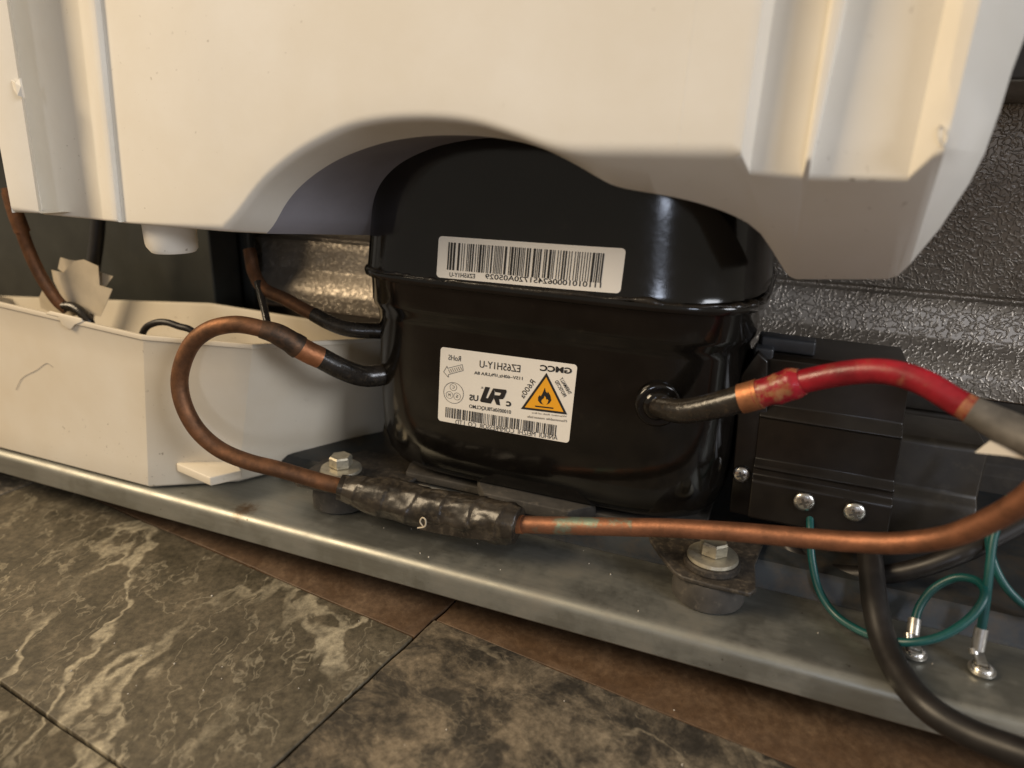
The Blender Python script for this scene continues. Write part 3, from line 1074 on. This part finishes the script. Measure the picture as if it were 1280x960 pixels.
# ------------------------------------------------------------------ copper pipe loop, taped joint and long run
pipe = thing('copper_pipe', 'long oxidised copper pipe looping from compressor to taped joint and across', 'pipe', (-220, 300, 50))
mb = MB()
mb.tube([(-205.2, 340, 112.6), (-210, 333, 111.5), (-217.5, 324, 112.1), (-223.8, 312, 118.8), (-231.9, 303, 127)], lambda t: 6.4 - 0.5 * t, 22)
obj('black_stub', mb, M['stub'], pipe, angle=60)
mb = MB()
mb.tube([(-231.3, 303.6, 126.4), (-235.4, 299, 130.2), (-240.4, 294, 135.2)], 6.0, 22)
obj('joint_sleeve', mb, M['copper_bare'], pipe, angle=60)
mb = MB()
mb.tube([(-238.5, 296, 133.2), (-242.8, 291.5, 138.2), (-247.3, 288, 141.9), (-252.9, 284.5, 144.1)], lambda t: 6.3 - 1.5 * t ** 1.5, 22,
        rfun=lambda L, th, r, p: r + 0.5 * noise.noise(p * 0.25) + (0.8 if 0.6 < math.cos(th - 2.2) else 0) * max(0, 1 - abs(L - 7) / 4))
obj('brazed_joint', mb, M['brazed'], pipe, angle=60)
mb = MB()
loop = [(-250.1, 286, 143.3), (-257.3, 281.5, 145.8), (-266, 278.5, 146.2), (-276.8, 275, 143.3), (-286.8, 272, 135.9), (-293.7, 270, 124.5), (-297.2, 269, 111.8), (-294.5, 268, 98.8), (-287.4, 268.5, 86.4),
        (-276.1, 271, 76.7), (-261.2, 275, 70.9), (-245, 281, 66.8), (-227, 288, 61.2), (-202.9, 294, 56.9), (-160.3, 297, 55.5), (-132.9, 298, 56.3)]
mb.tube(loop, 4.5, 22)
obj('pipe_loop', mb, M['copper_dull'], pipe, angle=60)
mb = MB()
run = [(-54.1, 297.4, 69.3), (-35.7, 297, 73.6), (-7.8, 296, 79), (18.1, 294, 83.8), (36, 291, 88.1), (52.1, 286, 94.3), (66.1, 280, 103.6),
       (75.6, 274, 115.2), (83.4, 268, 129.2), (89.9, 262, 148)]
mb.tube(run, 4.35, 22)
obj('pipe_run', mb, M['copper'], pipe, angle=60)
mb = MB()
mb.tube([(-132.4, 297, 54.6), (-112.7, 297.5, 56.8), (-89.5, 297.5, 61.5), (-61.7, 297.5, 67.6), (-53, 297.4, 69.6)], 4.38, 22)
po = obj('stained_pipe', mb, M['copper_patina'], pipe, angle=60)
po['label'] = 'stretch of pipe with green grey patina'
mb = MB()
mb.tube([(-113.5, 297.5, 56.5), (-108.8, 297.5, 57.5)], 4.75, 22)
obj('pipe_end_ring', mb, M['copper_bare'], pipe, angle=60)


def tape_r(L, th, r, p):
    k = (L + th * 2.6 + 2.5 * noise.noise(Vector((L * 0.05, math.cos(th), math.sin(th))))) / 17.0
    saw = (k - math.floor(k))
    q = Vector((L * 0.045, math.cos(th) * 1.1, math.sin(th) * 1.1))
    wr = Vector((L * 0.09 + th * 0.4, math.cos(th) * 2.2, math.sin(th) * 2.2))
    return r * (1.0 + 0.05 * saw ** 2) + 1.5 * noise.noise(q * 1.3) + 0.8 * abs(noise.noise(wr)) + 0.25 * noise.noise(wr * 3)


mb = MB()
tp_path = [(-214.2, 291, 58.2), (-207.4, 293, 56.9), (-179.1, 296, 55), (-151.3, 298, 54.2), (-128.3, 298, 55.5), (-114.8, 297.5, 56.7), (-111.3, 297.5, 56.6)]
mb.tube(tp_path, lambda t: 6.2 + 4.2 * min(1, t * 4) - 1.5 * max(0, t - 0.95) / 0.05, 56, 0.7, True, tape_r)
obj('tape_wrap', mb, M['tape'], pipe, angle=70)
mb = MB()
flp = [[(-164, 288, 50.7), (-162.1, 287, 46.9)], [(-152.6, 287, 52.1), (-150.8, 286, 47.9)], [(-136.9, 287.5, 53.3), (-135.3, 287, 48.5)], [(-121.7, 288, 55.9), (-120.3, 288, 50.3)], [(-111.2, 289.5, 58.2), (-110.2, 289.5, 53.4)]]
mb.loft([[a, c_, (c_[0], c_[1] + 0.7, c_[2]), (a[0], a[1] + 0.7, a[2])] for a, c_ in flp], True, True)
obj('tape_flap', mb, M['tape'], pipe, angle=50)
mb = MB()
mb.tube([(-162.3, 285, 48.9), (-158.1, 285, 50.8), (-157.6, 285, 54.7), (-159.7, 285.5, 55.3), (-161.1, 285.5, 52.6), (-159.3, 285.5, 50.3)], 0.42, 8, 0.8)
obj('tape_thread', mb, M['torn'], pipe)

# ------------------------------------------------------------------ red painted process pipe
red = thing('red_pipe', 'red painted copper pipe curving over the black relay box', 'pipe', (-40, 315, 118))
mb = MB()
mb.tube([(-53.5, 322, 123.2), (-46.1, 314, 124.8), (-37.4, 309, 126.8), (-25.6, 306, 132.1), (-13.4, 304, 138.5)], lambda t: 5.4 + 0.7 * t, 22)
obj('black_stub', mb, M['stub'], red, angle=60)
mb = MB()
mb.tube([(-14, 304, 138.2), (-10.9, 303.6, 139.7), (-6.6, 303, 142.1)], 6.5, 22)
obj('bare_collar', mb, M['copper_bare'], red, angle=60)
mb = MB()
mb.tube([(-8.2, 303.2, 141.2), (-3.6, 302.6, 143.8), (2.3, 302, 146.6), (8.9, 301, 150.4)], lambda t: 6.3 - 0.6 * t ** 3, 30, 0.9,
        rfun=lambda L, th, r, p: r + 0.9 * noise.noise(p * 0.2) + 0.45 * noise.noise(p * 0.6) + 1.2 * max(0, 1 - abs(L - 15) / 6) * max(0, math.cos(th - 1.0)))
obj('red_sleeve', mb, M['red_worn'], red, angle=60)
mb = MB()
mb.tube([(6.3, 301.3, 149.2), (16.5, 299, 154.2), (26, 297, 158.1), (35.3, 294.5, 160.6), (43.2, 292, 160.9), (51.2, 289, 159.3), (60.6, 286, 155.2), (67.3, 283, 153.1)], 4.9, 22)
obj('red_pipe_run', mb, M['red'], red, angle=60)
mb = MB()
mb.tube([(62.6, 285, 154.6), (64.8, 284, 153.8), (66.8, 283, 153.3)], 4.98, 22)
obj('bare_end', mb, M['faded'], red, angle=60)
mb = MB()
mb.tube([(65.3, 283.5, 153.5), (71.7, 281, 151.5), (78.7, 278, 149.6), (87.5, 274, 147.5)], lambda t: 5.3 + 0.8 * t, 22, rfun=lambda L, th, r, p: r * (1 + 0.12 * math.cos(2 * th) * min(1, L / 10)))
obj('crimped_end', mb, M['crimp'], red, angle=60)
tg = [(68.7, 279, 139.4), (72.3, 279, 144.7), (77.8, 277, 143.8), (86.6, 275, 142.7), (87, 275, 141), (78, 277, 140.8)]
mb = MB()
mb.loft([tg, [(x, y + 0.4, z) for x, y, z in tg]], True, True)
tgo = obj('pipe_tag', mb, M['paper'], red)
tgo['label'] = 'white paper tag on the grey crimped end'

# ------------------------------------------------------------------ relay box
box = thing('relay_box', 'black plastic relay box with ridged cover and three screws', 'box', (25, 370, 49))
# ridged cover: profile runs from the top edge down, stepping forward at every ridge
zt, zr1, zr2, zr3, zb = (27, 352, 145.6)[2], (32.3, 350, 119.3)[2], (30.3, 345, 92.2)[2], (33.4, 341, 85.4)[2], (34.4, 338, 65.6)[2]
prof = [(398, zt + 1), (354, zt + 1), (351.5, zt - 1), (351, zt - 8), (351, zr1 + 2.6), (346, zr1 - 1.5), (345.2, zr1 - 2.5), (346.5, zr1 - 3.4), (346.5, zr2 + 2.5), (343, zr2), (342.4, zr2 - 1), (343.2, zr2 - 2), (343, zr3 + 2), (340, zr3 + 0.2), (339.5, zr3 - 1), (339.5, zb), (341, zb - 1.5), (398, zb - 1.5)]
mb = MB()
xl, xr = -6.0, 55.0
rows = []
for y, z in prof:
    tw = (zt - z) / (zt - zb)
    rows.append([(xl - 1.5 + 5 * tw * 0.6, y, z), (xr + 3 * tw, y, z)])
mb.loft(rows)
mb.f.append([mb.vert(r[0]) for r in rows])
mb.f.append([mb.vert(r[1]) for r in reversed(rows)])
mb.quad(rows[0][0], rows[0][1], rows[-1][1], rows[-1][0])
obj('box_cover', mb, M['black_plastic'], box, bevel=1.3, seg=3, angle=22)
# second housing standing beside the ridged cover
hz = [(82.1, 392, 102)[2], (87.5, 386, 70.7)[2]]
mb = MB()
hp = [(430, hz[0]), (394, hz[0]), (391, hz[0] - 2), (389, hz[1] + 5), (384, hz[1] + 1), (383, hz[1] - 2), (383, 50.5), (430, 50.5)]
rows = [[(50, y, z), ((102, 388, 90.9)[0], y, z)] for y, z in hp]
mb.loft(rows)
mb.f.append([mb.vert(r[0]) for r in rows])
mb.f.append([mb.vert(r[1]) for r in reversed(rows)])
mb.quad(rows[0][0], rows[0][1], rows[-1][1], rows[-1][0])
obj('rear_housing', mb, M['brown_plastic'], box, bevel=1.5, seg=3, angle=22)
# bracket on the left
mb = MB()
bl = [(-14.1, 347, 61.8), (-15.8, 347, 97.6), (-17.9, 347, 135.3), (-11.4, 347, 148.3), (-6.2, 347, 144.2), (-0.9, 347, 100.5), (2.2, 347, 61.1)]
mb.loft([bl, [(x, 385, z) for x, y, z in bl]], True, True)
obj('side_bracket', mb, M['black_plastic'], box, bevel=1.0)
# latch on top
mb = MB()
mb.box((1.4, 362, 150.2), (25, 10, 7))
mb.box((-8.8, 356, 145.9), (9, 9, 7))
mb.box((-7.3, 366, 150.5), (10, 8, 6))
obj('latch', mb, M['clip'], box, bevel=1.2)


def screw(p, r, parent, ax=(0, -1, 0.0)):
    s_ = MB()
    s_.lathe([(r * 0.98, 0), (r, 0.5), (r * 0.9, 1.2), (r * 0.6, 1.75), (r * 0.15, 1.95)], p, ax, 24)
    so = obj('screw', s_, M['steel'], parent, angle=60)
    c_ = MB()
    ax_ = Vector(ax).normalized()
    rot = ax_.to_track_quat('Z', 'Y').to_matrix() @ Matrix.Rotation(0.5, 3, 'Z')
    pc = Vector(p) + ax_ * 1.7
    c_.box(pc, (r * 1.0, r * 0.24, 0.8), rot)
    c_.box(pc, (r * 0.24, r * 1.0, 0.76), rot)
    obj('cross_slot', c_, M['slot'], so)
    return so


screw((-10.6, 346.5, 84.3), 4.4, box)
screw((19.7, 339, 79.5), 4.9, box)
screw((42, 339, 79.1), 4.9, box)

# ------------------------------------------------------------------ wires and cables
def tube_thing(name, label, cat, path, r, mat, group=None, step=2.0):
    b_ = MB()
    b_.tube(path, r, 16, step)
    return tag(obj(name, b_, mat, angle=60), label, cat, group)


tube_thing('power_cable', 'thick black power cable dropping over the rail edge to the floor', 'cable',
           [(52, 358, 57.4), (52, 332, 58.8), (53.7, 312, 51.3), (57.5, 296, 42.7), (63.5, 280, 38.7), (71.8, 266, 37.7), (85.2, 258, 37.5), (103.8, 250, 41), (124.1, 244, 43.5)], 5.5, M['cable'])
tube_thing('looped_cable', 'black cable looping behind the copper pipe under the relay box', 'cable',
           [(14.5, 352, 49.3), (23.1, 345, 44.3), (37.9, 340, 44), (56.3, 337, 49.6), (71.6, 336, 57.9), (87.4, 338, 69), (102.3, 345, 78.8), (116.6, 352, 90)], 4.6, M['cable'])


def lug(label, wire_path, sp_, brl, ang):
    t = thing('earth_wire', label, 'wire', sp_, 'green earth wires')
    b_ = MB()
    b_.tube(wire_path, 1.8, 14, 2.0)
    obj('insulation', b_, M['green'], t, angle=60)
    b_ = MB()
    e = Vector(wire_path[-1])
    d = (Vector(brl) - e)
    b_.tube([e - d * 0.25, e, Vector(brl)], 2.6, 14, 1.0)
    b_.tube([Vector(brl) + Vector((-1.8, 0, 0.3)), Vector(brl) + Vector((-1.8, 0, 0.3)) + (Vector(sp_) - Vector(brl)) * 0.3], 1.9, 10, 1.0)
    b_.box((Vector(brl) + Vector(sp_)) / 2 + Vector((0, 0, 1.0)), (4, 9, 1.0))
    obj('crimp_lug', b_, M['tin'], t, angle=50)
    b_ = MB()
    b_.lathe([(5.2, 0.1), (5.2, 1.2), (3, 1.2)], sp_, n=24)
    obj('lug_ring', b_, M['tin'], t)
    screw((sp_[0], sp_[1], sp_[2] + 1.3), 4.3, t, (0.05, -0.12, 1))
    return t


s1 = (71, 301.6, 36)
s2 = (96.3, 301.6, 36)
lug('green earth wire looping from the relay box to a screwed lug on the rail',
    [(23.3, 343, 72.6), (24.8, 334, 65.4), (27.1, 328, 55.3), (31.9, 320, 44.8), (40.3, 312, 38.7), (52.5, 302, 39.7), (65, 295, 44.7), (77.3, 296, 50.8), (87.3, 302, 58.8), (92.4, 309, 66.7), (90.9, 317, 68.3),
     (84.5, 322, 65.4), (77, 321, 58.5), (72.2, 316, 51.2), (70.5, 311, 45.3)], s1, (70.2, 307, 41.4), 0)
lug('green earth wire dropping straight down to the lug at the end of the rail',
    [(97.4, 330, 104.2), (93.5, 322, 89.1), (93.4, 316, 76.3), (94, 311, 61.9), (94.3, 308, 50)], s2, (94.3, 306, 42.6), 0)
tube_thing('spare_wire', 'green wire bending down beside the base pan near the pipe', 'wire',
           [(95.3, 340, 87.1), (97.4, 334, 74.7), (103, 330, 64.4), (111.1, 328, 57), (121.9, 326, 52.2)], 1.8, M['green'], 'green earth wires')

# ------------------------------------------------------------------ left side: pipes, torn paper, wires
sv = thing('suction_tube', 'copper tube with black painted end joining the upper side of the compressor', 'pipe', (-300, 400, 140))
mb = MB()
mb.tube([(-316.2, 352, 171.6), (-311, 348, 158.7), (-299.7, 343, 150.2), (-280.7, 339, 146.6), (-262.3, 335, 142.1), (-254.9, 334, 140.3)], 3.9, 18)
obj('copper_run', mb, M['copper_dull'], sv, angle=60)
mb = MB()
mb.tube([(-257.1, 334, 141), (-244.6, 334, 136.8), (-232.4, 336, 134.5), (-215.1, 346, 133.4)], lambda t: 4.3 + 0.4 * t, 18)
obj('black_stub', mb, M['stub'], sv, angle=60)
tube_thing('capillary_stub', 'thin black tube leaning out of the back of the drip tray', 'tube',
           [(-303.3, 342, 154.5), (-297.7, 338, 145.9), (-291.4, 333, 137.3), (-283.3, 326, 124.1)], 2.2, M['stub'])
lp = thing('condenser_pipe', 'reddish copper pipe running down into the drip tray', 'pipe', (-430, 310, 140))
mb = MB()
mb.tube([(-468.5, 312, 202.8), (-464.8, 312, 184.8), (-463.8, 314, 166.4), (-460.9, 317, 148), (-454.1, 320, 131.6), (-447.9, 322, 124.8)], 3.9, 18)
obj('copper_run', mb, M['copper_dull'], lp, angle=60)
mb = MB()
mb.tube([(-467.7, 312, 200.4), (-465.7, 312, 186.7), (-464.3, 313, 175.7)], 4.7, 18)
obj('joint_sleeve', mb, M['copper_dull'], lp, angle=60)
mb = MB()
mb.tube([(-449, 321, 127.1), (-441.3, 322, 127.2), (-433.3, 322, 123.2), (-428.4, 322, 115.6), (-430.2, 322, 97.7)], 3.3, 16)
obj('black_end', mb, M['stub'], lp, angle=60)
tube_thing('drain_hose', 'short black hose hanging behind the torn paper', 'hose',
           [(-481.6, 385, 187.5), (-487.4, 383, 161.1), (-494.8, 380, 133.9), (-506.2, 378, 98.7)], 5.0, M['cable'])
tube_thing('tray_wire', 'black wire arching just above the tray rim', 'wire',
           [(-383.9, 318, 105.1), (-375.5, 318, 120.4), (-365.8, 318, 126.2), (-356.8, 319, 127.6), (-347.7, 320, 125.9), (-339.3, 321, 124.2), (-333.2, 322, 116.1)], 2.1, M['cable'])


def paper(name, label, pts, curl):
    b_ = MB()
    c_ = sum((Vector(p) for p in pts), Vector()) / len(pts)
    fr_ = [Vector(p) + Vector((0, curl * ((p[0] - c_.x) ** 2) / 100, 0)) for p in pts]
    b_.loft([fr_, [p + Vector((0, 0.4, 0)) for p in fr_]], True, True)
    return b_


tp_ = thing('paper_tag', 'torn star-shaped cream paper tape folded round the copper pipe', 'paper tag', (-420, 325, 130))
mb = paper('', '', [(-466, 327, 148.7), (-453.2, 327, 148.2), (-444.2, 327, 154.4), (-439.8, 327, 157.4), (-431.4, 327, 158.9), (-419.9, 327, 155.5), (-421.3, 327, 142.8), (-411.6, 327, 141.1), (-418.1, 327, 130.9), (-425.2, 327, 121.5), (-439.6, 327, 123.6), (-454.8, 327, 126.3), (-461.3, 327, 133.9), (-465.7, 327, 141.1)], 0.25)
obj('front_flap', mb, M['torn'], tp_)
mb = paper('', '', [(-464.3, 331, 149.3), (-459.3, 331, 157.3), (-450.4, 331, 156.5), (-444.4, 331, 156.4), (-433.5, 331, 152.6), (-422.3, 331, 150.5), (-413.4, 331, 148.7), (-420.6, 331, 141.7), (-435.1, 331, 139.1), (-450.6, 331, 143)], 0.2)
obj('back_flap', mb, M['torn'], tp_)
mb = paper('', '', [(-478.5, 325, 129.1), (-470.7, 325, 138.2), (-464.8, 325, 133.9), (-454.2, 325, 127.3), (-442.1, 325, 121), (-456.7, 325, 117.1), (-478.9, 325, 121.8)], 0.2)
obj('lower_flap', mb, M['torn'], tp_)

# ------------------------------------------------------------------ crumbs
mb = MB()
rnd = random.Random(3)
for k in range(46):
    if k < 20:
        x, y, z = rnd.uniform(-260, 90), rnd.uniform(281, 322), 35.0
        if abs(x + 17) < 20 or abs(x + 229) < 20:
            continue
    else:
        x, y, z = rnd.uniform(-330, 20), rnd.uniform(170, 268), 0.0
    r = rnd.uniform(0.15, 0.45)
    mb.box((x, y, z + r * 0.5), (r * rnd.uniform(0.8, 2), r * rnd.uniform(0.8, 1.6), r), Matrix.Rotation(rnd.uniform(0, 3), 3, 'Z'))
cr = obj('debris', mb, M['crumb'], smooth=False, weld=False)
cr['kind'] = 'stuff'
cr['label'] = 'tiny pale crumbs scattered on the rail and the tiles'
cr['category'] = 'debris'
